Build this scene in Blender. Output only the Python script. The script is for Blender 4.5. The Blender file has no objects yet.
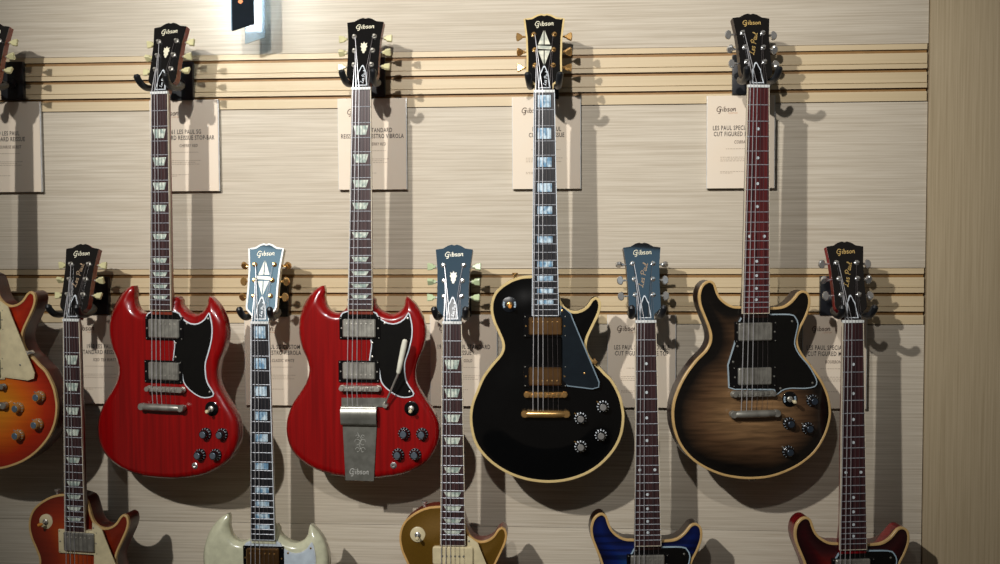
import bpy, bmesh, math, random
import numpy as np
from mathutils import Vector, Matrix
from mathutils.geometry import delaunay_2d_cdt
random.seed(7)
C = bpy.context.scene.collection
PI = math.pi

# ------------------------------------------------------------------ camera
F = 1150.0
CAM = Vector((0, -2.51, 1.6))
Yv = Vector((.07737801, .05280573, -.99560243)).normalized()          # wall normal in camera coords
Zv = Vector((-.00472382, .9986046, .05259782))
Zv = (Zv - Zv.dot(Yv) * Yv).normalized()
Xv = Yv.cross(Zv).normalized()
ROT = Matrix((Xv, Yv, Zv))                                  # camera -> world
cd = bpy.data.cameras.new('camera'); cam = bpy.data.objects.new('camera', cd); C.objects.link(cam)
cd.sensor_width = 36; cd.lens = F / 1000 * 36; cd.clip_start = 0.05
cam.matrix_world = Matrix.Translation(CAM) @ ROT.to_4x4()
bpy.context.scene.camera = cam

def ray(px, py):
    return ROT @ Vector(((px - 500) / F, -(py - 282) / F, -1))
def P(px, py, Y=0.0):
    d = ray(px, py); t = (Y - CAM.y) / d.y
    return CAM + d * t

# ------------------------------------------------------------------ materials
MATS = {}
def s2l(c):
    return tuple((v / 12.92 if v <= .04045 else ((v + .055) / 1.055) ** 2.4) for v in [x / 255 for x in c])
def mat(name, rgb, rough=.5, metal=0, coat=0, spec=.5, emit=0, trans=0, bump=None, var=None):
    """bump=(scale xyz, strength); var=(scale xyz, rgb2, lo, hi)"""
    if name in MATS: return MATS[name]
    m = bpy.data.materials.new(name); m.use_nodes = True
    nt = m.node_tree; b = nt.nodes['Principled BSDF']
    if name == 'headstock_black': b.inputs['Coat IOR'].default_value = 1.8
    col = s2l(rgb) + (1,)
    b.inputs['Base Color'].default_value = col
    b.inputs['Roughness'].default_value = rough
    b.inputs['Metallic'].default_value = metal
    b.inputs['Coat Weight'].default_value = coat
    b.inputs['Coat Roughness'].default_value = .03 if name == 'headstock_black' else .06
    b.inputs['Specular IOR Level'].default_value = spec
    if trans: b.inputs['Transmission Weight'].default_value = trans
    if emit:
        b.inputs['Emission Color'].default_value = col; b.inputs['Emission Strength'].default_value = emit
    tc = nt.nodes.new('ShaderNodeTexCoord')
    def noise(scale, detail=3):
        mp = nt.nodes.new('ShaderNodeMapping'); mp.inputs['Scale'].default_value = scale
        nt.links.new(tc.outputs['Object'], mp.inputs[0])
        n = nt.nodes.new('ShaderNodeTexNoise'); n.inputs['Scale'].default_value = 1; n.inputs['Detail'].default_value = detail
        nt.links.new(mp.outputs[0], n.inputs[0]); return n
    if var is None:
        var = ((60, 60, 60), tuple(min(255, int(v * .93)) for v in rgb), .35, .65)
    n = noise(var[0], 4)
    r = nt.nodes.new('ShaderNodeValToRGB')
    r.color_ramp.elements[0].position = var[2]; r.color_ramp.elements[0].color = col
    r.color_ramp.elements[1].position = var[3]; r.color_ramp.elements[1].color = s2l(var[1]) + (1,)
    nt.links.new(n.outputs[0], r.inputs[0]); nt.links.new(r.outputs[0], b.inputs['Base Color'])
    if bump:
        n2 = noise(bump[0]); bp = nt.nodes.new('ShaderNodeBump'); bp.inputs['Strength'].default_value = bump[1]
        bp.inputs['Distance'].default_value = .001
        nt.links.new(n2.outputs[0], bp.inputs['Height']); nt.links.new(bp.outputs[0], b.inputs['Normal'])
    MATS[name] = m; return m

def burst(name, stops, figure=None, rough=.28, grain=(3, 3, 60), coat=.6):
    """finish that changes colour with the distance to the rim (attribute 'edge', metres)"""
    if name in MATS: return MATS[name]
    m = bpy.data.materials.new(name); m.use_nodes = True; nt = m.node_tree; b = nt.nodes['Principled BSDF']
    at = nt.nodes.new('ShaderNodeAttribute'); at.attribute_name = 'edge'
    tc = nt.nodes.new('ShaderNodeTexCoord')
    n0 = nt.nodes.new('ShaderNodeTexNoise'); n0.inputs['Scale'].default_value = 9
    nt.links.new(tc.outputs['Object'], n0.inputs[0])
    ad = nt.nodes.new('ShaderNodeMath'); ad.operation = 'MULTIPLY_ADD'; ad.inputs[1].default_value = .03; ad.inputs[2].default_value = -.015
    nt.links.new(n0.outputs[0], ad.inputs[0])
    su = nt.nodes.new('ShaderNodeMath'); su.operation = 'ADD'
    nt.links.new(at.outputs['Fac'], su.inputs[0]); nt.links.new(ad.outputs[0], su.inputs[1])
    mr = nt.nodes.new('ShaderNodeMapRange'); mr.inputs['From Max'].default_value = .15
    nt.links.new(su.outputs[0], mr.inputs['Value'])
    r = nt.nodes.new('ShaderNodeValToRGB')
    while len(r.color_ramp.elements) < len(stops): r.color_ramp.elements.new(.5)
    for e, (p, c) in zip(r.color_ramp.elements, stops): e.position = p; e.color = s2l(c) + (1,)
    nt.links.new(mr.outputs[0], r.inputs[0])
    out = r.outputs[0]
    mp = nt.nodes.new('ShaderNodeMapping'); mp.inputs['Scale'].default_value = grain
    nt.links.new(tc.outputs['Object'], mp.inputs[0])
    n = nt.nodes.new('ShaderNodeTexNoise'); n.inputs['Scale'].default_value = 1; n.inputs['Detail'].default_value = 5
    n.inputs['Distortion'].default_value = .4
    nt.links.new(mp.outputs[0], n.inputs[0])
    rr = nt.nodes.new('ShaderNodeValToRGB'); k = figure or .12
    rr.color_ramp.elements[0].position = .42 if k > .5 else .36; rr.color_ramp.elements[0].color = (1 - k,) * 3 + (1,)
    rr.color_ramp.elements[1].position = .54 if k > .5 else .6; rr.color_ramp.elements[1].color = (1, 1, 1, 1)
    nt.links.new(n.outputs[0], rr.inputs[0])
    mx = nt.nodes.new('ShaderNodeMix'); mx.data_type = 'RGBA'; mx.blend_type = 'MULTIPLY'; mx.inputs[0].default_value = 1
    nt.links.new(out, mx.inputs[6]); nt.links.new(rr.outputs[0], mx.inputs[7]); nt.links.new(mx.outputs[2], b.inputs['Base Color'])
    b.inputs['Roughness'].default_value = rough; b.inputs['Coat Weight'].default_value = coat; b.inputs['Coat Roughness'].default_value = .08
    MATS[name] = m; return m

def wood_wall(name, c1, c2, vertical=False):
    m = bpy.data.materials.new(name); m.use_nodes = True; nt = m.node_tree; b = nt.nodes['Principled BSDF']
    tc = nt.nodes.new('ShaderNodeTexCoord')
    fac = None
    for sc, w in (((3, 3, 260), .6), ((9, 9, 520), .4), ((1.5, 1.5, 55), .16)):
        if vertical: sc = (sc[2], sc[1], sc[0])
        mp = nt.nodes.new('ShaderNodeMapping'); mp.inputs['Scale'].default_value = sc
        nt.links.new(tc.outputs['Object'], mp.inputs[0])
        n = nt.nodes.new('ShaderNodeTexNoise'); n.inputs['Scale'].default_value = 1; n.inputs['Detail'].default_value = 4
        n.inputs['Distortion'].default_value = .15
        nt.links.new(mp.outputs[0], n.inputs[0])
        mu = nt.nodes.new('ShaderNodeMath'); mu.operation = 'MULTIPLY_ADD'; mu.inputs[1].default_value = w
        nt.links.new(n.outputs[0], mu.inputs[0])
        if fac is None: mu.inputs[2].default_value = 0
        else: nt.links.new(fac, mu.inputs[2])
        fac = mu.outputs[0]
    r = nt.nodes.new('ShaderNodeValToRGB')
    r.color_ramp.elements[0].position = .44; r.color_ramp.elements[0].color = s2l(c2) + (1,)
    r.color_ramp.elements[1].position = .68; r.color_ramp.elements[1].color = s2l(c1) + (1,)
    nt.links.new(fac, r.inputs[0]); nt.links.new(r.outputs[0], b.inputs['Base Color'])
    bp = nt.nodes.new('ShaderNodeBump'); bp.inputs['Strength'].default_value = .25; bp.inputs['Distance'].default_value = .0006
    nt.links.new(fac, bp.inputs['Height']); nt.links.new(bp.outputs[0], b.inputs['Normal'])
    b.inputs['Roughness'].default_value = .6; b.inputs['Specular IOR Level'].default_value = .25
    return m

def stripes_mat(name, c1, c2, scale, rough=.4):
    return mat(name, c1, rough, var=(scale, c2, .42, .6))

M_WALL = wood_wall('pale_oak', (206, 196, 178), (180, 168, 148))
M_WALLR = wood_wall('pale_oak_vertical', (182, 165, 135), (164, 147, 117), True)
M_SLAT = mat('cream_slat', (206, 186, 150), .42, var=((1, 1, 200), (200, 180, 143), .4, .6))
M_SLOT = mat('bronze_slot', (150, 112, 62), .5, .1)
M_FLOOR = mat('floor_grey', (90, 82, 72), .5)
M_BLACK = mat('black_gloss', (10, 11, 13), .12, coat=.5)
M_HFACE = mat('headstock_black', (11, 13, 16), .045, coat=1, spec=1)
M_RUBBER = mat('black_rubber', (24, 26, 30), .4)
M_PLATE = mat('black_plate', (20, 23, 28), .35)
M_PG = mat('pickguard_black', (15, 15, 14), .22)
M_PGB = mat('pickguard_blueblack', (22, 30, 36), .22)
M_CREAM = mat('cream_plastic', (222, 208, 168), .35)
M_BIND = mat('aged_binding', (206, 170, 112), .35)
M_BINDC = mat('custom_binding', (215, 190, 132), .35)
M_WHITE = mat('white_plastic', (215, 222, 228), .3)
M_WHITEPG = mat('white_pickguard', (205, 218, 228), .3)
M_BONE = mat('bone_nut', (225, 228, 225), .4)
M_ROSE = stripes_mat('rosewood', (64, 40, 40), (42, 27, 30), (260, 8, 4))
M_ROSER = stripes_mat('red_rosewood', (96, 34, 34), (50, 20, 24), (300, 8, 4))
M_EBONY = stripes_mat('ebony', (34, 34, 38), (20, 21, 25), (260, 8, 4), .35)
M_PEARL = mat('pearl', (214, 222, 208), .25, var=((150, 90, 90), (150, 168, 160), .42, .6), coat=.5)
M_PEARLB = mat('abalone_pearl', (205, 225, 236), .18, var=((110, 70, 70), (110, 150, 180), .42, .6), coat=.6)
M_DOT = mat('pearl_dot', (205, 214, 218), .25)
M_NICKEL = mat('nickel', (205, 200, 190), .35, .75, bump=((200, 200, 200), .1))
M_AGED = mat('aged_nickel', (176, 174, 164), .42, .7, var=((60, 60, 60), (146, 144, 136), .35, .65))
M_GOLDC = mat('gold_cover', (160, 122, 80), .3, .95)
M_VIB = mat('vibrola_metal', (150, 150, 142), .38, .75, var=((50, 50, 50), (128, 128, 120), .35, .65))
M_STR2 = mat('plain_string', (120, 112, 112), .4, .6)
M_CHROME = mat('chrome', (222, 222, 220), .22, .8)
M_GOLD = mat('gold_plate', (232, 184, 116), .25, .85)
M_FRET = mat('fret_wire', (196, 200, 208), .5, .6)
M_STR = mat('string_steel', (215, 213, 216), .4, .6)
M_KEYST = mat('keystone_cream', (214, 208, 160), .3, coat=.3)
M_KEYSTG = mat('keystone_green', (196, 212, 168), .3, coat=.3)
M_LOGO = mat('pearl_logo', (232, 226, 200), .3)
M_LOGOG = mat('gold_logo', (205, 172, 105), .35)
M_SIDECH = mat('cherry_side', (128, 50, 32), .35, coat=.4)
M_MAHO = stripes_mat('mahogany_side', (92, 34, 24), (66, 22, 18), (40, 40, 6), .3)
M_MAHOD = stripes_mat('dark_mahogany', (40, 20, 16), (26, 13, 11), (40, 40, 6), .3)
M_REDSIDE = stripes_mat('red_side', (130, 14, 22), (88, 8, 14), (40, 40, 6), .25)
M_GREYSIDE = stripes_mat('grey_side', (74, 62, 58), (44, 36, 34), (40, 40, 6), .3)  # grey-brown streaked side finish
M_SG = mat('cherry_red', (144, 7, 9), .25, coat=.8, var=((110, 40, 4), (118, 5, 7), .35, .65))
M_WSG = mat('classic_white', (214, 214, 184), .22, coat=.6)
M_EBONYTOP = mat('ebony_gloss', (7, 8, 9), .12, coat=.2)
M_GTOP = mat('goldtop', (122, 90, 26), .35, .35, coat=.5, var=((900, 900, 900), (104, 74, 20), .35, .65))
M_BURST0 = burst('heritage_cherry_burst', [(0, (128, 22, 8)), (.2, (172, 42, 10)), (.45, (206, 96, 16)), (.75, (214, 136, 30))], .12, grain=(6, 6, 160))
M_BURST1 = burst('tea_burst', [(0, (104, 28, 14)), (.3, (140, 40, 14)), (.6, (176, 72, 20)), (.9, (200, 104, 30))], .12, grain=(4, 4, 160))
M_COBRA = burst('cobra_burst', [(0, (10, 9, 8)), (.14, (16, 13, 11)), (.40, (92, 66, 44)), (.75, (146, 112, 76))], .5, grain=(11, 11, 130))
M_BLUE = burst('blue_burst', [(0, (7, 11, 44)), (.2, (12, 34, 100)), (.36, (14, 62, 112)), (.6, (18, 100, 82))], .65, grain=(3, 3, 75))
M_REDB = burst('bourbon_burst', [(0, (22, 8, 12)), (.15, (54, 10, 16)), (.36, (120, 22, 16)), (.7, (190, 60, 20))], .25, grain=(5, 5, 150))
M_CARD = mat('card_paper', (226, 212, 192), .6, var=((20, 20, 20), (227, 211, 189), .3, .7))
M_CARDEDGE = mat('acrylic_edge', (214, 216, 214), .2)
M_INK = mat('card_ink', (62, 54, 50), .7)
M_INKL = mat('card_ink_light', (128, 112, 98), .7)
M_INKO = mat('card_ink_faint', (186, 166, 142), .7)
M_KNOB = mat('knob_black', (16, 17, 20), .2, coat=.5)
M_KCAPB = mat('knob_cap_steel', (128, 142, 156), .3, .7)
M_AMBER = mat('knob_amber', (176, 128, 70), .2, coat=.7)

# ------------------------------------------------------------------ mesh helpers
def link(name, me, m, parent=None):
    o = bpy.data.objects.new(name, me); C.objects.link(o)
    for x in (m if isinstance(m, (list, tuple)) else [m]): me.materials.append(x)
    if parent: o.parent = parent
    return o
def fin(name, bm, m, parent=None, smooth=True, angle=35):
    bmesh.ops.recalc_face_normals(bm, faces=bm.faces)
    me = bpy.data.meshes.new(name)
    if smooth:
        for f in bm.faces: f.smooth = True
        for e in bm.edges:
            if len(e.link_faces) != 2 or e.calc_face_angle(0) > math.radians(angle): e.smooth = False
    bm.to_mesh(me); bm.free()
    return link(name, me, m, parent)
def box(bm, x0, x1, y0, y1, z0, z1, bev=0, T=None):
    vs = [bm.verts.new((x, y, z)) for x in (x0, x1) for y in (y0, y1) for z in (z0, z1)]
    fs = [bm.faces.new([vs[i] for i in q]) for q in ((0, 1, 3, 2), (4, 6, 7, 5), (0, 4, 5, 1), (2, 3, 7, 6), (0, 2, 6, 4), (1, 5, 7, 3))]
    if bev:
        es = list({e for f in fs for e in f.edges})
        r = bmesh.ops.bevel(bm, geom=es, offset=bev, segments=2, affect='EDGES', profile=.7)
        vs = list({v for f in r['faces'] for v in f.verts} | {v for v in vs if v.is_valid})
    if T: 
        for v in vs: v.co = T @ v.co
    return vs
def tube(bm, pts, r, n=6, cap=True):
    pts = [Vector(p) for p in pts]
    rs = r if isinstance(r, (list, tuple)) else [r] * len(pts)
    rings = []; up = None
    for i, p in enumerate(pts):
        a = pts[max(0, i - 1)]; b = pts[min(len(pts) - 1, i + 1)]
        t = (b - a).normalized()
        if up is None:
            up = Vector((0, 1, 0)) if abs(t.y) < .9 else Vector((1, 0, 0))
        u = (up - up.dot(t) * t).normalized(); v = t.cross(u); up = u
        rings.append([bm.verts.new(p + rs[i] * (math.cos(2 * PI * k / n) * u + math.sin(2 * PI * k / n) * v)) for k in range(n)])
    for a, b in zip(rings, rings[1:]):
        for k in range(n): bm.faces.new((a[k], a[(k + 1) % n], b[(k + 1) % n], b[k]))
    if cap:
        bm.faces.new(rings[0][::-1]); bm.faces.new(rings[-1])
def lathe(bm, c, prof, axis='y', n=20, T=None):
    """prof: (radius, height toward the viewer)"""
    rings = []
    for r, h in prof:
        ring = []
        for k in range(n):
            a = 2 * PI * k / n
            if axis == 'y': v = Vector((c[0] + r * math.cos(a), c[1] - h, c[2] + r * math.sin(a)))
            elif axis == 'x': v = Vector((c[0] + h, c[1] + r * math.cos(a), c[2] + r * math.sin(a)))
            else: v = Vector((c[0] + r * math.cos(a), c[1] + r * math.sin(a), c[2] + h))
            ring.append(bm.verts.new(T @ v if T else v))
        rings.append(ring)
    for a, b in zip(rings, rings[1:]):
        for k in range(n): bm.faces.new((a[k], a[(k + 1) % n], b[(k + 1) % n], b[k]))
    bm.faces.new(rings[0]); bm.faces.new(rings[-1])
def catmull(pts, n, closed=True):
    """resample a polyline smoothly to about n points"""
    P_ = [Vector(p) for p in pts]; m = len(P_); out = []
    L = [(P_[(i + 1) % m] - P_[i]).length for i in range(m if closed else m - 1)]
    tot = sum(L)
    for i in range(len(L)):
        p0 = P_[(i - 1) % m] if closed or i > 0 else P_[i]
        p1 = P_[i]; p2 = P_[(i + 1) % m]; p3 = P_[(i + 2) % m] if closed or i + 2 < m else p2
        k = max(1, round(n * L[i] / tot))
        for j in range(k):
            t = j / k
            out.append(.5 * ((2 * p1) + (p2 - p0) * t + (2 * p0 - 5 * p1 + 4 * p2 - p3) * t * t + (3 * p1 - p0 - 3 * p2 + p3) * t ** 3))
    if not closed: out.append(P_[-1])
    return out
def area2(p): return sum(p[i].x * p[(i + 1) % len(p)].y - p[(i + 1) % len(p)].x * p[i].y for i in range(len(p)))
def inset(p, d):
    """move a closed 2-D polygon inward by d along smoothed vertex normals"""
    n = len(p); s = 1 if area2(p) > 0 else -1; out = []
    for i in range(n):
        t = p[(i + 1) % n] - p[i - 1]
        t = t.normalized() if t.length > 1e-9 else Vector((1, 0))
        out.append(p[i] + Vector((-t.y, t.x)) * d * s)
    return out
def plate(bm, poly, h0, h1, T=None, bev=0):
    """flat plate from a 2-D polygon (x,z), back at h0, face at h1 (heights toward the viewer)"""
    A = [bm.verts.new((p.x, -h0, p.y)) for p in poly]
    B = [bm.verts.new((p.x, -h1 + bev, p.y)) for p in poly]
    rings = [A, B]
    if bev:
        q = inset(poly, bev); rings.append([bm.verts.new((p.x, -h1, p.y)) for p in q])
    n = len(poly)
    for a, b in zip(rings, rings[1:]):
        for i in range(n): bm.faces.new((a[i], a[(i + 1) % n], b[(i + 1) % n], b[i]))
    bm.faces.new(A[::-1]); bm.faces.new(rings[-1])
    if T:
        for ring in rings:
            for v in ring: v.co = T @ v.co
def rrect(x0, x1, z0, z1, r, k=4):
    out = []
    for cx, cz, a0 in ((x1 - r, z1 - r, 0), (x0 + r, z1 - r, 90), (x0 + r, z0 + r, 180), (x1 - r, z0 + r, 270)):
        for j in range(k + 1):
            a = math.radians(a0 + 90 * j / k); out.append(Vector((cx + r * math.cos(a), cz + r * math.sin(a))))
    return out
def dist_to(pts, poly):
    a = np.array([(p.x, p.y) for p in poly]); b = np.roll(a, -1, 0); d = b - a
    L2 = (d ** 2).sum(1) + 1e-12; q = np.array(pts)[:, None, :]
    t = np.clip(((q - a) * d).sum(2) / L2, 0, 1)
    return np.sqrt((((a + t[..., None] * d) - q) ** 2).sum(2)).min(1)
def inside(pts, poly):
    a = np.array([(p.x, p.y) for p in poly]); b = np.roll(a, -1, 0); q = np.array(pts)
    x = q[:, 0][:, None]; y = q[:, 1][:, None]
    c = ((a[:, 1] > y) != (b[:, 1] > y)) & (x < (b[:, 0] - a[:, 0]) * (y - a[:, 1]) / (b[:, 1] - a[:, 1] + 1e-12) + a[:, 0])
    return c.sum(1) % 2 == 1

# stroke lettering
GLYPH = {
 'G': (1.15, [[(1.0, .82), (.75, 1.05), (.35, 1.0), (.08, .6), (.1, .2), (.4, -.02), (.75, .1), (.9, .5)], [(.5, .52), (1.05, .52)], [(.9, .5), (.86, -.1), (.7, -.42), (.4, -.38)]]),
 'i': (.42, [[(.2, .62), (.2, .1), (.36, 0)], [(.2, .82), (.24, .9)]]),
 'b': (.72, [[(.14, 1.08), (.14, .05)], [(.14, .05), (.4, 0), (.58, .25), (.46, .56), (.16, .5)]]),
 's': (.62, [[(.5, .55), (.25, .62), (.12, .45), (.45, .22), (.38, .02), (.06, .06)]]),
 'o': (.7, [[(.33, .6), (.12, .4), (.16, .08), (.38, .0), (.56, .2), (.52, .5), (.33, .6)]]),
 'n': (.75, [[(.1, .62), (.1, 0)], [(.1, .42), (.35, .62), (.52, .5), (.52, .06), (.68, 0)]]),
 'L': (.95, [[(.6, .9), (.42, 1.1), (.35, .7), (.3, .1), (.1, 0), (.05, .15), (.3, .12), (.9, -.05)]]),
 'e': (.6, [[(.05, .25), (.45, .35), (.3, .58), (.08, .3), (.2, 0), (.55, .12)]]),
 'P': (1.1, [[(.35, 1.1), (.25, -.1)], [(.05, .8), (.5, 1.15), (.95, .9), (.7, .5), (.3, .5)]]),
 'a': (.65, [[(.5, .5), (.2, .58), (.06, .25), (.2, 0), (.45, .2), (.5, .5), (.5, .1), (.65, .02)]]),
 'u': (.7, [[(.08, .55), (.08, .12), (.25, 0), (.48, .2), (.5, .55), (.5, .1), (.68, .02)]]),
 'l': (.4, [[(.05, .1), (.3, .9), (.15, 1.05), (.08, .3), (.2, 0), (.45, .1)]]),
 ' ': (.4, []),
}
def script_word(word):
    x = 0; out = []
    for ch in word:
        w, st = GLYPH[ch]
        for s in st: out.append([(x + a, b) for a, b in s])
        x += w
    return out, x
def strokes(bm, word, fmap, wid, rise=.05, lean=.12):
    """fmap(x in 0..1, y in word heights/width) -> 3-D point"""
    st, W = script_word(word)
    for s in st:
        pts = [Vector((a, b)) for a, b in s]
        if len(pts) > 2: pts = catmull(pts, len(pts) * 3, False)
        pts = [Vector(((p.x + lean * p.y) / W, (p.y + rise * p.x) / W)) for p in pts]
        w = wid / W
        L_, R_ = [], []
        for i, p in enumerate(pts):
            t = (pts[min(i + 1, len(pts) - 1)] - pts[max(i - 1, 0)])
            t = t.normalized() if t.length > 1e-9 else Vector((1, 0)); nn = Vector((-t.y, t.x)) * w
            L_.append(bm.verts.new(fmap(p.x + nn.x, p.y + nn.y))); R_.append(bm.verts.new(fmap(p.x - nn.x, p.y - nn.y)))
        for i in range(len(pts) - 1):
            try: bm.faces.new((L_[i], L_[i + 1], R_[i + 1], R_[i]))
            except ValueError: pass
def text_mesh(txt, size, cond=.8, shear=0, bold=0):
    cu = bpy.data.curves.new('text', 'FONT'); cu.body = txt; cu.size = size; cu.align_x = 'CENTER'; cu.shear = shear; cu.offset = bold
    cu.resolution_u = 2; cu.space_character = 1.12
    o = bpy.data.objects.new('text', cu); C.objects.link(o)
    bpy.context.view_layer.update()
    me = bpy.data.meshes.new_from_object(o.evaluated_get(bpy.context.evaluated_depsgraph_get()))
    bpy.data.objects.remove(o); bpy.data.curves.remove(cu)
    for v in me.vertices: v.co = (v.co.x * cond, 0, v.co.y)
    me.materials.clear()
    return me
def tag(o, label=None, cat=None, group=None, kind=None):
    if label: o['label'] = label
    if cat: o['category'] = cat
    if group: o['group'] = group
    if kind: o['kind'] = kind
    return o
def empty(name, loc, rz=0):
    o = bpy.data.objects.new(name, None); C.objects.link(o); o.location = loc; o.rotation_euler = (0, 0, rz)
    o.empty_display_size = .05
    return o

# ------------------------------------------------------------------ the wall
XL, XR, XEDGE = -2.6, 2.6, P(925, 282).x
def zrow(py, px=900): return P(px, py).z
bands = []
for top in (43.8, 268.0):
    z0 = zrow(top); bands.append((z0, z0 - .1215))
def wallpanel(name, z0, z1, x0=XL, x1=XEDGE, m=M_WALL, y0=0., y1=.03):
    bm = bmesh.new(); box(bm, x0, x1, y0, y1, z0, z1, bev=.0009)
    return tag(fin(name, bm, m), kind='structure')
G_ = .0004
seams = [3.3, zrow(-150), bands[0][0]]
for a, b in zip(seams, seams[1:]): wallpanel('wall_back', b + G_, a - G_)
zz = [bands[0][1], bands[1][0]]
for a, b in zip(zz, zz[1:]): wallpanel('wall_back', b + G_, a - G_)
zz = [bands[1][1], zrow(533), zrow(760), zrow(980), 0.0]
for a, b in zip(zz, zz[1:]): wallpanel('wall_back', max(b + G_, 0), a - G_)
wallpanel('wall_back', 0, 3.3, XL, XR, mat('wall_core', (60, 46, 30), .8), .031, .06)
wallpanel('wall_right', 0, 3.3, XEDGE + .002, XR, M_WALLR, -.006, .03)
def band(idx, z0, z1):
    """slatwall insert: a cream extrusion with three slots"""
    H = z0 - z1; u = H / 57.5                   # profile units ~ photo pixels
    pr = [(-.002, 0), (-.002, -5.6), (.0028, -5.6), (.0028, -9.2), (-.003, -9.2)]
    for k in range(2):
        b = -9.2 - 19.2 * k
        pr += [(-.003, b - 10.2), (.0002, b - 10.5), (-.0045, b - 11), (-.0045, b - 15.6), (.0028, b - 15.6), (.0028, b - 19.2), (-.003, b - 19.2)]
    pr = pr[:-1] + [(-.003, -47.6), (-.003, -57.2), (.006, -57.5), (.028, -57.5), (.028, 0)]
    bm = bmesh.new(); rings = []
    for x in (XL, XEDGE - .003):
        rings.append([bm.verts.new((x, y, z0 + v * u)) for y, v in pr])
    n = len(pr)
    for i in range(n):
        f = bm.faces.new((rings[0][i], rings[0][(i + 1) % n], rings[1][(i + 1) % n], rings[1][i]))
        ys = (pr[i][0], pr[(i + 1) % n][0])
        if max(ys) > .0025 and min(ys)>-.006: f.material_index = 1
    for r in rings: bm.faces.new(r)
    return tag(fin('trim_%d' % idx, bm, [M_SLAT, M_SLOT], angle=10), kind='structure')
for i, (a, b) in enumerate(bands): band(i + 1, a - .0006, b + .0006)
bm = bmesh.new(); box(bm, XL, XR, -4.2, .06, -.05, 0); tag(fin('floor', bm, M_FLOOR), kind='structure')

# ------------------------------------------------------------------ body outlines (photo pixels)
LP = [(540, 275.6), (531.3, 275.8), (521.5, 276.6), (511.8, 279.7), (502, 285.6), (495.2, 292.4), (491.5, 301.2), (490.9, 310.9), (493.3, 321.7), (498.1, 332.4), (502, 342.1), (502.4, 349), (499.1, 355.8), (492.3, 363.6), (482.5, 377.2), (476.2, 391.7), (471.8, 403.4), (470, 415.1), (470.6, 426.8), (473.8, 440.4), (480.6, 452.1), (492.3, 463.8), (507.9, 473.6), (525.4, 479.8), (543, 482.5), (558.6, 482.1), (574.2, 479), (589.8, 472.6), (603.4, 462.8), (615.1, 449.2), (621.9, 434.6), (624.3, 419), (623.3, 407.3), (620, 394.6), (612.2, 380), (605.4, 373.3), (599.5, 366.8), (592.7, 360.6), (588.2, 352.8), (586.6, 346), (588.2, 337.3), (593.7, 325.6), (599.1, 313.9), (600.9, 305.1), (599.1, 298.8), (595.6, 296.9), (591.7, 299.2), (586.8, 306.1), (581, 310), (574.2, 311.3), (567.3, 309), (562.5, 304.1), (559.9, 298.3), (557.5, 290), (553, 280)]
DC = [(742, 306.6), (733.2, 306.1), (725.4, 302.2), (719.6, 296.3), (716.7, 289.5), (714.7, 283.6), (710.8, 280.7), (705.9, 281.7), (701.1, 286.6), (698.7, 295.3), (699.7, 305.1), (703.6, 315.8), (707.9, 326.5), (710.2, 335.3), (709.4, 343.1), (705, 350.9), (697.2, 358.7), (689.4, 368.4), (682.5, 379.2), (676.7, 391.7), (673.2, 403.4), (672.2, 415.1), (673.8, 428.7), (679.6, 444.3), (690.3, 458), (704, 467.7), (721.5, 475.1), (739.1, 478.4), (754.7, 478.9), (770.3, 477.1), (785.9, 472), (801.5, 463.8), (815.1, 452.1), (824.8, 436.5), (829.9, 420.9), (830.7, 409.2), (828.4, 395.6), (823.4, 383.5), (818.4, 375.4), (811.2, 365.5), (802.4, 353.8), (798.5, 346), (797.6, 338.2), (800.5, 328.5), (805.4, 318.7), (809.4, 308), (810.2, 299.2), (808.3, 293.4), (803.8, 290.7), (798.5, 292.4), (793.7, 298.3), (788.8, 303.1), (782, 306.6), (770.3, 307.6), (756, 307.6)]
SG = [(347.3, 306.2), (343.4, 311), (338.5, 313.4), (331.7, 312), (326.8, 307.2), (324.2, 298.4), (324.6, 290.2), (323.3, 285.9), (318, 287.7), (311.2, 293.5), (305, 302.3), (301.1, 314), (299.5, 325.7), (300.1, 337.4), (303, 349.1), (307.3, 358.8), (309.8, 370), (307.6, 380.8), (302.4, 390.6), (294.6, 402.3), (289.4, 414), (287.2, 425.7), (288.2, 439.3), (292.7, 451), (301.4, 460.8), (315.1, 469.5), (332.6, 475.4), (346.3, 477.5), (363.8, 478.7), (383.3, 477.9), (402.8, 474.4), (418.4, 467.6), (430.1, 457.8), (436.5, 445.2), (438.3, 433.5), (436.9, 421.8), (431.1, 410.1), (423.3, 398.4), (416.8, 386.7), (414.6, 375.5), (416.5, 362.7), (421.3, 351), (424.3, 339.3), (424.6, 329.6), (421.9, 317.9), (416.5, 307.2), (409.6, 299.4), (405.5, 296.6), (404.2, 300.3), (403.4, 306.2), (399.9, 311.1), (393.1, 314.6), (386.2, 313.6), (379.4, 310.1), (374.5, 304.2), (372, 297), (348.5, 297)]
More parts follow.
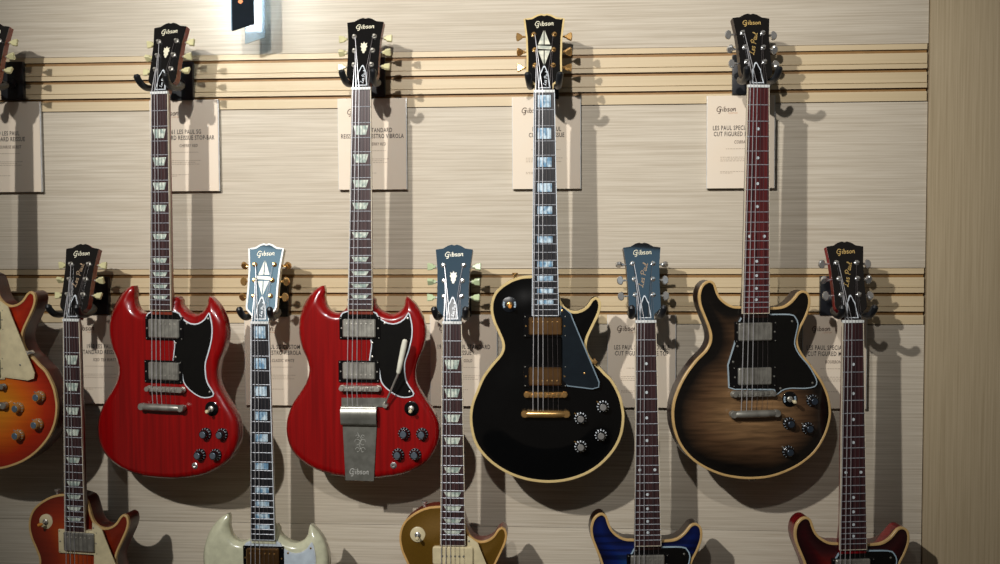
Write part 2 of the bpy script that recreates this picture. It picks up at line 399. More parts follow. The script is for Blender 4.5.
SPEC = {
 'LP': dict(out=LP, nut=(544.2, 91.6), end=(545.4, 315.2), T=.05, dome=.009, HT=.016,
   pick=[((523.5, 567, 314.8, 337.3), (528.7, 561.9, 317.4, 335.3)), ((523.5, 567, 365.1, 387.4), (528.7, 561.5, 367.5, 385.5))],
   bridge=(524.5, 566.8, 394.8), tail=(521.5, 569.7, 414),
   knobs=[(603, 406.9), (580.6, 418.6), (600.9, 435.6), (580.6, 446.9)], toggle=(509.4, 304.5, 7.8),
   pg=[(560.5, 305.5), (571, 313), (574.5, 322), (599.7, 382), (599, 387.5), (592, 389.4), (567, 386.3), (564, 380), (564, 340), (560.5, 330)], pgs=[(562, 311), (584.5, 373.3)], button=(514.7, 278.2)),
 'DC': dict(out=DC, nut=(758.6, 85.5), end=(756, 313), T=.047, dome=.003, HT=.012,
   pick=[((734.8, 777, 321, 343), (739, 772.8, 322.6, 341.2)), ((732.3, 776.5, 365.5, 388), (738.7, 772.2, 367.5, 385.5))],
   bridge=(732.8, 776.1, 394.6), tail=(730.3, 780, 414.6),
   knobs=[(813.5, 401), (790.1, 423.9), (808.9, 428.7), (789.2, 452.1)], toggle=(789.8, 399.1, 7.6),
   pg=[(743, 313.9), (765, 313.9), (789.8, 313.9), (795.6, 316.8), (798.5, 323.6), (796.5, 334.3), (795.2, 344), (799.5, 353.8), (809.2, 365.5), (815.5, 376.2), (817.3, 382), (815.1, 386.8), (805.4, 388.8), (789.8, 388.8), (782, 391), (776, 395.5), (774, 390), (735, 390), (728.5, 388), (727.4, 365.1), (734.2, 343.1), (737.6, 323.5)], pgs=[(744, 317.3), (792, 321.2), (812.4, 382.8), (780.3, 388.3), (737.5, 346.2), (733, 361.8)], button=None),
 'SG': dict(out=SG, nut=(361, 88.8), end=(360, 309.7), T=.034, dome=0, HT=.009,
   pick=[((340.4, 381, 316.9, 339.3), (343.4, 375.9, 319.4, 337.4)), ((339.5, 380, 360.8, 382.2), (343.4, 375.5, 362.7, 379.3))],
   bridge=(340, 380.4, 388.4), tail=(333.8, 382, 406.2),
   knobs=[(404, 434), (421.7, 434.5), (398, 455), (414.9, 455)], toggle=(411.6, 408.5, 7.4),
   pg=[(373.5, 311), (380.5, 318), (389.2, 322.8), (397, 322.8), (403.8, 318.9), (408.7, 312.3), (411, 316.9), (412.9, 327.6), (412.2, 339.3), (408.7, 353), (405.7, 362.7), (405.7, 372.5), (407.7, 382.2), (414.5, 393.5), (410.6, 397.2), (400.9, 397.4), (390.1, 391.6), (381.4, 381.8), (378, 364), (370, 362), (370, 338), (345, 330), (341, 318), (347, 311)], pgs=[(385.2, 323.2), (408, 318.3), (409.8, 391.6), (373, 342.8), (373, 356.7)], button=None),
}
HEAD = [(-8.8, 0), (-9.2, 5.5), (-14, 11.5), (-14.9, 15), (-14.7, 33), (-15.3, 54), (-17.4, 74), (-14.5, 74.6), (-10.5, 75.2), (-6, 78.2), (-2.4, 79.3), (0, 78.4), (2.4, 79.3), (6, 78.2), (10.5, 75.2), (14.5, 74.6), (17.4, 74), (15.3, 54), (14.7, 33), (14.9, 15), (14, 11.5), (9.2, 5.5), (8.8, 0)]
U = .00205
TILT = math.radians(17)

def make_guitar(g):
    S = SPEC[g['type']]; nx, ny = g['nut']; Y0 = g.get('Y', -.15)
    org = P(nx, ny, Y0)
    root = empty(g['name'], org, -math.radians(g['yaw']))
    tag(root, g['label'], 'guitar', g['group'])
    MW = Matrix.Translation(org) @ Matrix.Rotation(-math.radians(g['yaw']), 4, 'Z'); MI = MW.inverted()
    c0 = MI @ CAM; R3 = MI.to_3x3()
    HT = S['HT']; DOME = S['dome']
    # template pixel -> photo pixel of this guitar -> its own plane
    ex, ey = g['end']; tx, ty = S['end']; sx, sy, ox = g.get('s', (1, 1, 0))
    def L(px, py, h=0):
        qx = ex + ox + (px - tx) * sx; qy = ey + (py - ty) * sy
        d = R3 @ ray(qx, qy); t = (-h - c0.y) / d.y; p = c0 + d * t
        return Vector((p.x, p.z))
    Lend = L(tx, ty, HT) if not ox else None
    if ox:
        d = R3 @ ray(ex, ey); t = (-HT - c0.y) / d.y; p = c0 + d * t; Lend = Vector((p.x, p.z))
    # ---------------- body
    poly = catmull([L(x, y) for x, y in S['out']], 210)
    xs = [p.x for p in poly]; zs = [p.y for p in poly]
    st = .0055; grid = []
    r = 0; z = min(zs)
    while z < max(zs):
        x = min(xs) + (st / 2 if r % 2 else 0)
        while x < max(xs): grid.append((x, z)); x += st
        z += st * .87; r += 1
    ok = inside(grid, poly); grid = [q for q, k in zip(grid, ok) if k]
    dd = dist_to(grid, poly); grid = [q for q, d in zip(grid, dd) if d > .0028]
    allp = poly + [Vector(q) for q in grid]
    n = len(poly)
    vo, eo, fo, *_ = delaunay_2d_cdt(allp, [], [list(range(n))], 1, 1e-7)
    dv = dist_to([(v.x, v.y) for v in vo], poly)
    SGt = g['type'] == 'SG'
    zend = Lend.y
    def top(d, x, z):
        if SGt:
            w = .010 + .012 * max(0, min(1, (z - zend + .03) / .05)); dep = .007 + .007 * max(0, min(1, (z - zend + .03) / .05))
            t = min(1, d / w); return -dep * (1 - t) ** 1.6
        t = min(1, max(0, d - .006) / .07); return DOME * t * t * (3 - 2 * t)
    bm = bmesh.new(); lay = bm.verts.layers.float.new('edge')
    V = []
    for v, d in zip(vo, dv):
        w = bm.verts.new((v.x, -top(d, v.x, v.y), v.y)); w[lay] = d; V.append(w)
    for f in fo:
        try: bm.faces.new([V[i] for i in f])
        except ValueError: pass
    rim = V[:n]; T = S['T']; prev = rim; y0 = -top(0, 0, zend + .1) if SGt else 0
    ins = {0: poly, .001: inset(poly, .001), .004: inset(poly, .003)}
    prof = [(T - .009, 0), (T - .004, .001), (T - .001, .004)] if not SGt else [(T - .006, 0), (T - .002, .001), (T, .004)]
    if SGt: prof = [(y0 + .001, 0)] + prof
    for (yy, k) in prof:
        ring = [bm.verts.new((p.x, yy, p.y)) for p in ins[k]]
        for w in ring: w[lay] = 0
        for i in range(n):
            f = bm.faces.new((prev[i], ring[i], ring[(i + 1) % n], prev[(i + 1) % n])); f.material_index = 1
        prev = ring
    bp_ = [Vector((w_.co.x, w_.co.z)) for w_ in prev]
    bv, be, bf, *_ = delaunay_2d_cdt(bp_, [], [list(range(n))], 1, 1e-7)
    bvv = [bm.verts.new((v.x, prev[0].co.y, v.y)) for v in bv]
    for q in bf:
        cxz = [tuple(sum(bv[i][k] for i in q) / len(q) for k in (0, 1))]
        if not inside(cxz, poly)[0]: continue
        f = bm.faces.new([bvv[i] for i in q]); f.material_index = 1
    bmesh.ops.remove_doubles(bm, verts=bm.verts, dist=1e-6)
    body = fin('body', bm, [g['top'], g['side']], root, angle=50)
    if not SGt:
        w = g.get('bw', .0044); bm = bmesh.new(); prev = None
        secs = [(-.0004, -.006), (-.0004, .0005), (.0004, .0011), (w - .0006, .0011 + top(w, 0, 0)), (w, .0005), (w, -.001)]
        for d, h in secs:
            ring = [bm.verts.new((p.x, -h, p.y)) for p in inset(poly, d)]
            if prev:
                for i in range(n): bm.faces.new((prev[i], ring[i], ring[(i + 1) % n], prev[(i + 1) % n]))
            prev = ring
        fin('binding', bm, g['bind'], body)
    # ---------------- neck and fingerboard
    w0 = g['nw'] * U / 2; w1 = g['ew'] * U / 2
    d = R3 @ ray(nx, ny); t = (-HT - c0.y) / d.y; p = c0 + d * t; N0 = Vector((p.x, p.z))
    N1 = Lend; Ln = N0.y - N1.y
    def bx(z): 
        t = (N0.y - z) / Ln; return N0.x + (N1.x - N0.x) * t, w0 + (w1 - w0) * t
    Nz = N0.y
    th = .005
    bm = bmesh.new(); rings = []
    heel = Nz - Ln + (.045 if g['type'] == 'LP' else .02)
    sec = [(Nz + .004, .8, .016), (Nz - .01, .97, .016), (Nz - Ln * .5, 1, .018), (heel + .03, 1, .020), (heel, 1, .036 if g['type'] != 'SG' else .026), (Nz - Ln - .01, 1, .036 if g['type'] != 'SG' else .024)]
    for z, k, dep in sec:
        cx, w = bx(z); ring = []
        for j in range(13):
            a = PI * j / 12; e = .8
            ring.append(bm.verts.new((cx - w * k * math.copysign(abs(math.cos(a)) ** e, math.cos(a)), -(HT - th) + dep * math.sin(a) ** e, z)))
        rings.append(ring)
    for a, b in zip(rings, rings[1:]):
        for j in range(12): bm.faces.new((a[j], a[j + 1], b[j + 1], b[j]))
        bm.faces.new((a[12], a[0], b[0], b[12]))
    bm.faces.new(rings[0]); bm.faces.new(rings[-1][::-1])
    fin('neck', bm, g.get('neckm', g['side']), root)
    bm = bmesh.new()
    def quadbox(bm, z0, z1, l0, r0, l1, r1, ha, hb):
        vs = [bm.verts.new((x, -h, z)) for z, l, r_ in ((z0, l0, r0), (z1, l1, r1)) for x in (l, r_) for h in (ha, hb)]
        for q in ((0, 1, 3, 2), (4, 6, 7, 5), (0, 4, 5, 1), (2, 3, 7, 6), (0, 2, 6, 4), (1, 5, 7, 3)): bm.faces.new([vs[i] for i in q])
    (xa, wa), (xb, wb) = bx(Nz), bx(Nz - Ln); bd = .0015
    quadbox(bm, Nz, Nz - Ln, xa - wa + bd, xa + wa - bd, xb - wb + bd, xb + wb - bd, HT - th, HT)
    fb = fin('fretboard', bm, g['board'], root)
    bm = bmesh.new()
    for s in (-1, 1):
        e = sorted((s * wa, s * (wa - bd))); f_ = sorted((s * wb, s * (wb - bd)))
        quadbox(bm, Nz, Nz - Ln - .0012, xa + e[0], xa + e[1], xb + f_[0], xb + f_[1], HT - th, HT + .0002)
    quadbox(bm, Nz - Ln, Nz - Ln - .0015, xb - wb, xb + wb, xb - wb, xb + wb, HT - th, HT + .0002)
    fin('fretboard_binding', bm, g.get('fbind', M_WHITE if g['inlay'] == 'block' else mat('fingerboard_binding', (214, 204, 182), .35)), fb)
    SC = Ln * 1.3555                       # scale length so that the 22 frets fill the board
    fz = [Nz - SC * (1 - 2 ** (-k / 12)) for k in range(23)]
    for k in range(1, 23):
        cx, w = bx(fz[k]); bm = bmesh.new()
        tube(bm, [(cx - w + .0006, -HT - .0001, fz[k]), (cx + w - .0006, -HT - .0001, fz[k])], .0009, 6)
        fin('fret', bm, M_FRET, fb)
    marks = {'trap': (3, 5, 7, 9, 12, 15, 17, 19, 21), 'block': (1, 3, 5, 7, 9, 12, 15, 17, 19, 21), 'dot': (3, 5, 7, 9, 12, 15, 17, 19, 21)}[g['inlay']]
    for k in marks:
        a, b = fz[k - 1], fz[k]; c = (a + b) / 2; cx, w = bx(c); gap = a - b
        if g['inlay'] == 'dot':
            for q in ((-.0155, .0155) if k == 12 else (0,)):
                bm = bmesh.new(); lathe(bm, (cx + q, -HT, c), [(.0031, -.001), (.0031, .0004), (.0002, .0004)], n=14); fin('inlay', bm, M_DOT, fb)
            continue
        if g['inlay'] == 'trap':
            hz = min(gap * .31, .0095); wt = w * .72; wb_ = w * .5
            pl = [Vector((cx - wb_, c - hz)), Vector((cx + wb_, c - hz)), Vector((cx + wt, c + hz)), Vector((cx - wt, c + hz))]; mm = g.get('pearl', M_PEARL)
        else:
            hz = gap * .36; ww = w * .6
            pl = [Vector((cx - ww, c - hz)), Vector((cx + ww, c - hz)), Vector((cx + ww, c + hz)), Vector((cx - ww, c + hz))]; mm = M_PEARLB
        bm = bmesh.new(); plate(bm, pl, HT - .001, HT + .0004); fin('inlay', bm, mm, fb, smooth=False)
    bm = bmesh.new(); box(bm, N0.x - w0, N0.x + w0, -HT - .0022, -HT + th, Nz, Nz + .0055, bev=.0006)
    fin('nut', bm, M_BONE, root)
    # ---------------- headstock (tilted back)
    hl = g.get('hl', 1.0) * (.965 if ny < 200 else 1.013)
    TH = Matrix.Translation((N0.x, -HT + .0035, Nz + .005)) @ Matrix.Rotation(-TILT, 4, 'X')
    hs = g.get('hs', 1.0) * 1.09
    hp = [Vector((x * U * (hs if y > 8 else 1), y * U * hl)) for x, y in HEAD]
    bm = bmesh.new(); plate(bm, hp, -.0145, -.0012, T=TH)
    head = fin('headstock', bm, g.get('headside', g['side']), root, angle=25)
    bm = bmesh.new(); plate(bm, inset(hp, .0002), -.0014, 0, T=TH)
    face = fin('headstock_face', bm, M_HFACE, head, angle=25)
    if g.get('hbind'):
        bm = bmesh.new(); A = hp; B = inset(hp, .0032); nn = len(A)
        O = [bm.verts.new(TH @ Vector((p.x, .006, p.y))) for p in inset(hp, -.0005)]
        O1 = [bm.verts.new(TH @ Vector((p.x, -.0006, p.y))) for p in inset(hp, -.0005)]
        I1 = [bm.verts.new(TH @ Vector((p.x, -.0006, p.y))) for p in B]
        for i in range(nn - 1):
            bm.faces.new((O[i], O1[i], O1[i + 1], O[i + 1])); bm.faces.new((O1[i], I1[i], I1[i + 1], O1[i + 1]))
        fin('headstock_binding', bm, g['hbind'], head, smooth=False)
    def HP(u, v, w=.0003): return TH @ Vector((u * U, -w, v * U * hl))
    bm = bmesh.new(); W_ = 19
    strokes(bm, 'Gibson', lambda x, y: HP(-9.3 + x * W_, 66.6 + y * W_), .085, rise=.04)
    fin('lettering', bm, g['logo'], head, smooth=False)
    if g['orn'] == 'crown':
        c = [(0, 7), (1.2, 4.6), (3.4, 5.6), (2.8, 2.6), (4, 1.6), (2.4, -.6), (2.6, -3.4), (1.4, -4.2), (1.2, -6), (0, -6.8), (-1.2, -6), (-1.4, -4.2), (-2.6, -3.4), (-2.4, -.6), (-4, 1.6), (-2.8, 2.6), (-3.4, 5.6), (-1.2, 4.6)]
        bm = bmesh.new(); vs = [bm.verts.new(HP(x * .95, 45 + y * .95, .0005)) for x, y in c]; bm.faces.new(vs)
        fin('crown_inlay', bm, g['logo'], head, smooth=False)
    elif g['orn'] == 'diamond':
        bm = bmesh.new()
        for s in (-1, 1):
            for tt in (-1, 1):
                bm.faces.new([bm.verts.new(HP(s * .5 if i != 1 else s * 6, 44 + tt * yy, .0005)) for i, yy in ((0, 3.2), (1, 3.2), (0, 18))])
        bm.faces.new([bm.verts.new(HP(x, 44 + y, .0005)) for x, y in ((-7.6, 0), (-6.6, 2.2), (7.2, 1.2), (7.6, 0), (6.6, -2.2), (-7.2, -1.2))])
        fin('diamond_inlay', bm, mat('diamond_pearl', (226, 224, 205), .2, var=((60, 60, 60), (170, 176, 165), .4, .6)), head, smooth=False)
    else:
        bm = bmesh.new(); a = math.radians(76); W2 = 25
        strokes(bm, 'Les Paul', lambda x, y: HP(-1 + (x * math.cos(a) - y * math.sin(a)) * W2, 33 + (x * math.sin(a) + y * math.cos(a)) * W2), .06, rise=0)
        fin('signature', bm, mat('signature_gold', (178, 150, 118), .5) if g['orn'] == 'sig' else M_LOGOG, head, smooth=False)
    bell = [(-6.2, 2), (6.2, 2), (5.6, 6), (4.8, 12), (4.4, 17), (2.6, 20.5), (1.2, 24.3), (0, 25.2), (-1.2, 24.3), (-2.6, 20.5), (-4.4, 17), (-4.8, 12), (-5.6, 6)]
    bp = [Vector((x * U, y * U * hl)) for x, y in bell]
    bm = bmesh.new(); plate(bm, bp, 0, .0012, T=TH); rc = fin('truss_rod_cover', bm, M_WHITE, head, smooth=False)
    bm = bmesh.new(); plate(bm, [Vector((p.x * .78, U * 2.9 + (p.y - U * 2) * .88)) for p in bp], .001, .0018, T=TH); fin('cover_face', bm, M_BLACK, rc, smooth=False)
    if g['type'] != 'DC' and g.get('orn') != 'sig':
        bm = bmesh.new(); a = math.radians(80); W3 = 14
        strokes(bm, 'Les Paul', lambda x, y: HP(1.5 + (x * math.cos(a) - y * math.sin(a)) * W3, 4.5 + (x * math.sin(a) + y * math.cos(a)) * W3, .0021), .08, rise=0); fin('cover_lettering', bm, M_WHITE, rc, smooth=False)
    # tuning machines
    posts = []
    for s in (-1, 1):
        for i, (v, u) in enumerate(((25.5, 9.0), (41.5, 9.4), (57.5, 10.4))):
            hx = (14.8, 14.9, 15.5)[i] * hs * s
            bm = bmesh.new(); c = (s * u * U, 0, v * U * hl)
            lathe(bm, c, [(.0052, 0), (.0052, .0012), (.0042, .0022), (.003, .0026), (.0028, .0075), (.0022, .0082), (.0003, .0082)], n=14, T=TH)
            box(bm, c[0] - .007, c[0] + .007, .0145, .021, c[2] - .007, c[2] + .007, bev=.002, T=TH)
            tube(bm, [TH @ Vector((c[0], .010, c[2])), TH @ Vector(((hx + s * 2.4) * U, .010, c[2]))], .0019, 8)
            tm = fin('tuning_machine', bm, g['tmetal'], head)
            x0 = hx + s * 2.0; bm = bmesh.new(); kind = g['tuner']
            spin = math.radians(g.get('spin', [12, 60, 25, -20, 45, 5])[i + (3 if s > 0 else 0)])
            TB = TH @ Matrix.Translation((x0 * U, .010, c[2])) @ Matrix.Rotation(spin, 4, 'X')
            if kind == 'keystone':
                pr = [Vector((0, -.0025)), Vector((s * .004, -.003)), Vector((s * .0065, -.0062)), Vector((s * .0165, -.0078)), Vector((s * .0178, -.0065)), Vector((s * .0178, .0065)), Vector((s * .0165, .0078)), Vector((s * .0065, .0062)), Vector((s * .004, .003)), Vector((0, .0025))]
            elif kind == 'tulip':
                pr = [Vector((0, -.002)), Vector((s * .003, -.0022)), Vector((s * .006, -.0052)), Vector((s * .013, -.0088)), Vector((s * .0155, -.0075)), Vector((s * .0165, 0)), Vector((s * .0155, .0075)), Vector((s * .013, .0088)), Vector((s * .006, .0052)), Vector((s * .003, .0022)), Vector((0, .002))]
            else:
                pr = [Vector((0, -.002)), Vector((s * .0035, -.0022)), Vector((s * .0045, -.007)), Vector((s * .008, -.0095)), Vector((s * .0125, -.008)), Vector((s * .0155, -.004)), Vector((s * .016, 0)), Vector((s * .0155, .004)), Vector((s * .0125, .008)), Vector((s * .008, .0095)), Vector((s * .0045, .007)), Vector((s * .0035, .0022)), Vector((0, .002))]
            if s < 0: pr = pr[::-1]
            plate(bm, pr, -.0032, .0032, bev=.0014)
            for vv in bm.verts: vv.co = TB @ vv.co
            fin('button', bm, g['button'], tm)
            posts.append((s, i, TH @ Vector((s * (u - 1.1) * U, -.0045, v * U * hl))))
    # ---------------- hardware
    hb = DOME + .0005
    bmet = g['metal']
    for pi, (rg, cv) in enumerate(S['pick']):
        a = L(rg[0], rg[3], hb + .003); b = L(rg[1], rg[2], hb + .003)
        p90 = g.get('p90')
        if p90:
            a = L(524.8, (rg[2] + rg[3]) / 2 + 8.9, hb + .006); b = L(566.6, (rg[2] + rg[3]) / 2 - 8.9, hb + .006)
            bm = bmesh.new(); plate(bm, rrect(a.x, b.x, a.y, b.y, .005), -.004, .009 + DOME, bev=.0025)
            pk = fin('pickup', bm, M_CREAM, root)
            for q in range(6):
                bm = bmesh.new(); cx = a.x + (b.x - a.x) * (.24 + .104 * q)
                lathe(bm, (cx, -.009 - DOME, (a.y + b.y) / 2), [(.0024, -.002), (.0022, .0008), (.0003, .0008)], n=10); fin('pole_screw', bm, M_AGED, pk)
            continue
        bm = bmesh.new(); plate(bm, rrect(a.x, b.x, a.y, b.y, .002), -.004, hb + .0035, bev=.0012)
        pk = fin('pickup_ring', bm, g['ring'], root)
        for cx, cz in (((a.x + .005), (a.y + b.y) / 2), ((b.x - .005), (a.y + b.y) / 2), (a.x + .0035, a.y + .0035), (a.x + .0035, b.y - .0035), (b.x - .0035, a.y + .0035), (b.x - .0035, b.y - .0035)):
            bm = bmesh.new(); big = abs(cz - (a.y + b.y) / 2) < 1e-4
            lathe(bm, (cx, -hb - .003, cz), [(.0019 if big else .0013, -.001), (.0017 if big else .0011, .0014), (.0003, .0015)], n=8); fin('screw', bm, bmet if big else M_AGED, pk)
        a = L(cv[0], cv[3], hb + .009); b = L(cv[1], cv[2], hb + .009)
        bm = bmesh.new(); plate(bm, rrect(a.x, b.x, a.y, b.y, .0035), 0, hb + .0095, bev=.0022)
        pc = fin('pickup_cover', bm, g['cover'], pk)
        pz = b.y - (b.y - a.y) * .26 if pi == 0 else a.y + (b.y - a.y) * .26
        for q in range(6):
            cx = a.x + (b.x - a.x) * (.135 + .146 * q); bm = bmesh.new()
            lathe(bm, (cx, -hb - .0095, pz), [(.0021, -.001), (.002, .0007), (.0003, .001)], n=8); fin('pole_screw', bm, bmet, pc)
    # bridge
    hB = HT + .006 if g['type'] != 'LP' else HT + .004
    x0, x1, by = S['bridge']; a = L(x0, by, hB); b = L(x1, by, hB)
    bz = a.y; bm = bmesh.new(); T0 = max(hb, .002)
    plate(bm, rrect(a.x, b.x, bz - .0062, bz + .0052, .005), T0 + .004, hB - .001, bev=.001)
    for s_, e in ((1, a.x + .005), (-1, b.x - .005)):
        lathe(bm, (e, -T0 + .003, bz - .0005), [(.0025, 0), (.0025, .006), (.0068, .0062), (.0068, .0078), (.003, .008), (.003, hB - T0 + .004), (.0055, hB - T0 + .0042), (.005, hB - T0 + .006), (.0004, hB - T0 + .0062)], n=14)
    br = fin('bridge', bm, bmet, root)
    bw = (b.x - a.x); sx0 = a.x + bw * .2; sdx = bw * .6 / 5
    for q in range(6):
        bm = bmesh.new(); cx = sx0 + sdx * q; o = .0012 * (q % 3) - .0012
        box(bm, cx - .0033, cx + .0033, -hB - .0012, -hB + .003, bz - .0032 + o, bz + .0028 + o, bev=.0006); fin('saddle', bm, bmet, br)
    if g.get('vib'):
        vz = []
        def VP(pts, h0, h1, nm, m, par=root, bev=.0005):
            bm = bmesh.new(); plate(bm, [L(x, y, h1) for x, y in pts][::-1], h0, h1, bev=bev); return fin(nm, bm, m, par)
        vb = VP([(346.3, 480.3), (343.4, 423), (377.5, 423.7), (374.5, 481.2)], .0005, .0028, 'vibrola_tailpiece', M_VIB)
        VP([(342.4, 398), (386.2, 398), (386.2, 407), (342.4, 407)], .0005, .003, 'base_plate', M_VIB, vb)
        # bent leaf spring: a curved sheet
        bm = bmesh.new(); A = L(342.8, 424, .003); B = L(378, 424, .003); ztop = L(360, 407.5, .012).y
        path = []
        for j in range(13):
            t = j / 12; an = PI * t
            path.append((.003 + .0065 * (1 - math.cos(an)) , A.y + (ztop - A.y) * (math.sin(an * .5) if t < .5 else math.sin(an * .5))))
        zl = A.y; H_ = ztop - zl
        path = [(.002, zl - .002), (.010, zl - .001), (.014, zl + .003), (.0155, zl + H_ * .35), (.0165, zl + H_ * .6), (.015, zl + H_ * .85), (.011, zl + H_), (.0028, zl + H_ + .001), (.004, zl + H_ * .9)]
        rr = [[bm.verts.new((x, -h, z)) for h, z in path] for x in (A.x, B.x)]
        for j in range(len(path) - 1): bm.faces.new((rr[0][j], rr[0][j + 1], rr[1][j + 1], rr[1][j]))
        sp = fin('leaf_spring', bm, M_VIB, vb)
        md = sp.modifiers.new('s', 'SOLIDIFY'); md.thickness = .0015
        bm = bmesh.new(); zt = L(360, 408, .011).y
        tube(bm, [(A.x + .001, -.010, zt), (B.x - .001, -.010, zt)], .0032, 10); fin('string_bar', bm, M_VIB, vb)
        Wv = (B.x - A.x) * .55; c_ = L(360, 474, .003)
        bm = bmesh.new(); strokes(bm, 'Gibson', lambda x, y: Vector((c_.x - Wv * .5 + x * Wv, -.0031, c_.y + y * Wv * 1.1)), .09, rise=0); fin('lettering', bm, mat('engraving', (205, 205, 198), .35, .4), vb, smooth=False)
        bm = bmesh.new(); c2 = L(361, 444, .003)      # engraved lyre-like curls
        for s in (-1, 1):
            for rr0, cy in ((.006, .004), (.0045, -.012), (.003, .016)):
                pts = [(c2.x + s * (.006 + rr0 * math.cos(q / 10 * 5)), -.0029, c2.y + cy + rr0 * math.sin(q / 10 * 5)) for q in range(11)]
                tube(bm, pts, .0005, 4)
        tube(bm, [(c2.x - .006, -.0029, c2.y + .024), (c2.x + .004, -.0029, c2.y + .008), (c2.x - .003, -.0029, c2.y), (c2.x + .004, -.0029, c2.y - .018)], .0006, 4)
        fin('engraving', bm, MATS['engraving'], vb)
        pv = L(385.8, 405.2, .006); e1 = L(398.6, 373.5, .03); e2 = L(405.7, 339.3, .032)
        bm = bmesh.new(); lathe(bm, (pv.x, -.002, pv.y), [(.0068, 0), (.0068, .005), (.0055, .008), (.0003, .0085)], n=16)
        tube(bm, [(pv.x, -.006, pv.y), (pv.x + .003, -.014, pv.y + .008), (pv.x + (e1.x - pv.x) * .5, -.022, pv.y + (e1.y - pv.y) * .5), (e1.x, -.030, e1.y)], .0022, 8)
        am = fin('vibrato_arm', bm, M_NICKEL, vb)
        bm = bmesh.new(); A_ = Vector((e1.x, -.030, e1.y)); B_ = Vector((e2.x, -.032, e2.y))
        tube(bm, [A_, A_.lerp(B_, .04), A_.lerp(B_, .3), A_.lerp(B_, .8), A_.lerp(B_, .96), B_], [.003, .0048, .0056, .0062, .0055, .003], 12)
        fin('arm_tip', bm, mat('ivory_tip', (224, 222, 205), .3), am)
        tz = zt; ht = .011
    else:
        x0, x1, ty_ = S['tail']; hT = hB - .003; a = L(x0, ty_, hT); b = L(x1, ty_, hT); tz = a.y
        bm = bmesh.new(); wd = b.x - a.x
        tube(bm, [(a.x + .008, -hT + .002, tz), (a.x + .013, -hT, tz), (a.x + wd * .3, -hT - .0005, tz), (a.x + wd * .7, -hT - .0005, tz), (b.x - .013, -hT, tz), (b.x - .008, -hT + .002, tz)], [.0062, .0072, .0078, .0078, .0072, .0062], 14)
        tp = fin('tailpiece', bm, g['tailm'], root)
        for e in (a.x + .0068, b.x - .0068):
            bm = bmesh.new(); lathe(bm, (e, -T0 + .003, tz), [(.006, 0), (.006, .003), (.004, .0035), (.004, hT - T0 - .004), (.0078, hT - T0 - .003), (.0078, hT - T0 + .007), (.0065, hT - T0 + .0088), (.0004, hT - T0 + .009)], n=18)
            fin('stud', bm, g['tailm'], tp)
        ht = hT + .002
    # strings
    rad = (.0009, .0008, .0007, .00032, .00028, .00024)
    lp = sorted([p for p in posts if p[0] < 0], key=lambda t: t[1]); rp = sorted([p for p in posts if p[0] > 0], key=lambda t: -t[1])
    order = lp + rp
    for q in range(6):
        bm = bmesh.new(); nxs = N0.x + w0 * (-.8 + .32 * q); sx_ = sx0 + sdx * q
        tube(bm, [order[q][2], (nxs, -HT - .0026, Nz + .004), (nxs, -HT - .0026, Nz), (sx_, -hB - .0018, bz), (sx_, -ht, tz + .004)], rad[q], 5)
        fin('string', bm, M_STR if q < 3 else M_STR2, root)
    # pickguard
    pgp = S['pg']; hg = {'LP': DOME + .004, 'DC': DOME + .0024, 'SG': .0018}[g['type']]
    pts = [L(x, y, hg) for x, y in pgp]
    if g['type'] == 'SG': pts = catmull(pts, 90)
    elif g['type'] == 'DC':
        sharp = {0, 13 + 3, 17, 18, 19, 20, 21}; q_ = [L(x, y, hg) for x, y in pgp]
        seq = []
        for i_, p_ in enumerate(q_): seq += [p_, p_.copy()] if i_ in sharp else [p_]
        pts = catmull(seq, 90); pts = [p_ for i_, p_ in enumerate(pts) if (p_ - pts[i_ - 1]).length > 1e-5]
    if g['type'] == 'LP':
        pts = [L(x, y, hg) for x, y in pgp]
        if area2(pts) < 0: pts = pts[::-1]
    thk = .0022
    bm = bmesh.new(); plate(bm, pts, hg - thk, hg)
    pg = fin('pickguard', bm, g['pgedge'], root, smooth=False)
    bm = bmesh.new(); fp = inset(pts, g.get('pgw', .0026))
    if g['type'] == 'LP': xl = L(566.5, 350, hg).x; fp = [Vector((f_.x - .0056, f_.y)) if p_.x < xl and p_.y < L(560, 320, hg).y else f_ for f_, p_ in zip(fp, pts)]
    plate(bm, fp, hg - .001, hg + .0005); fin('pickguard_face', bm, g['pgm'], pg, smooth=False)
    for x, y in S['pgs']:
        p = L(x, y, hg); bm = bmesh.new(); lathe(bm, (p.x, -hg, p.y), [(.0023, -.001), (.0022, .001), (.0003, .0016)], n=10); fin('screw', bm, bmet, pg)
    if g['type'] == 'LP':      # side bracket of the pickguard
        p = L(594.5, 361.3, 0); bm = bmesh.new()
        box(bm, -.004, .004, -DOME - .003, .012, -.0045, .0045, bev=.001)
        for v in bm.verts: v.co = Matrix.Translation((p.x, 0, p.y)) @ Matrix.Rotation(math.radians(-42), 4, 'Y') @ v.co
        fin('bracket', bm, bmet if g['metal'] != M_AGED else M_CHROME, pg)
    if g['type'] == 'SG':
        pass
    # knobs
    def hat(x, y): p = L(x, y, .004); return top(float(dist_to([(p.x, p.y)], poly)[0]), p.x, p.y) + .0002
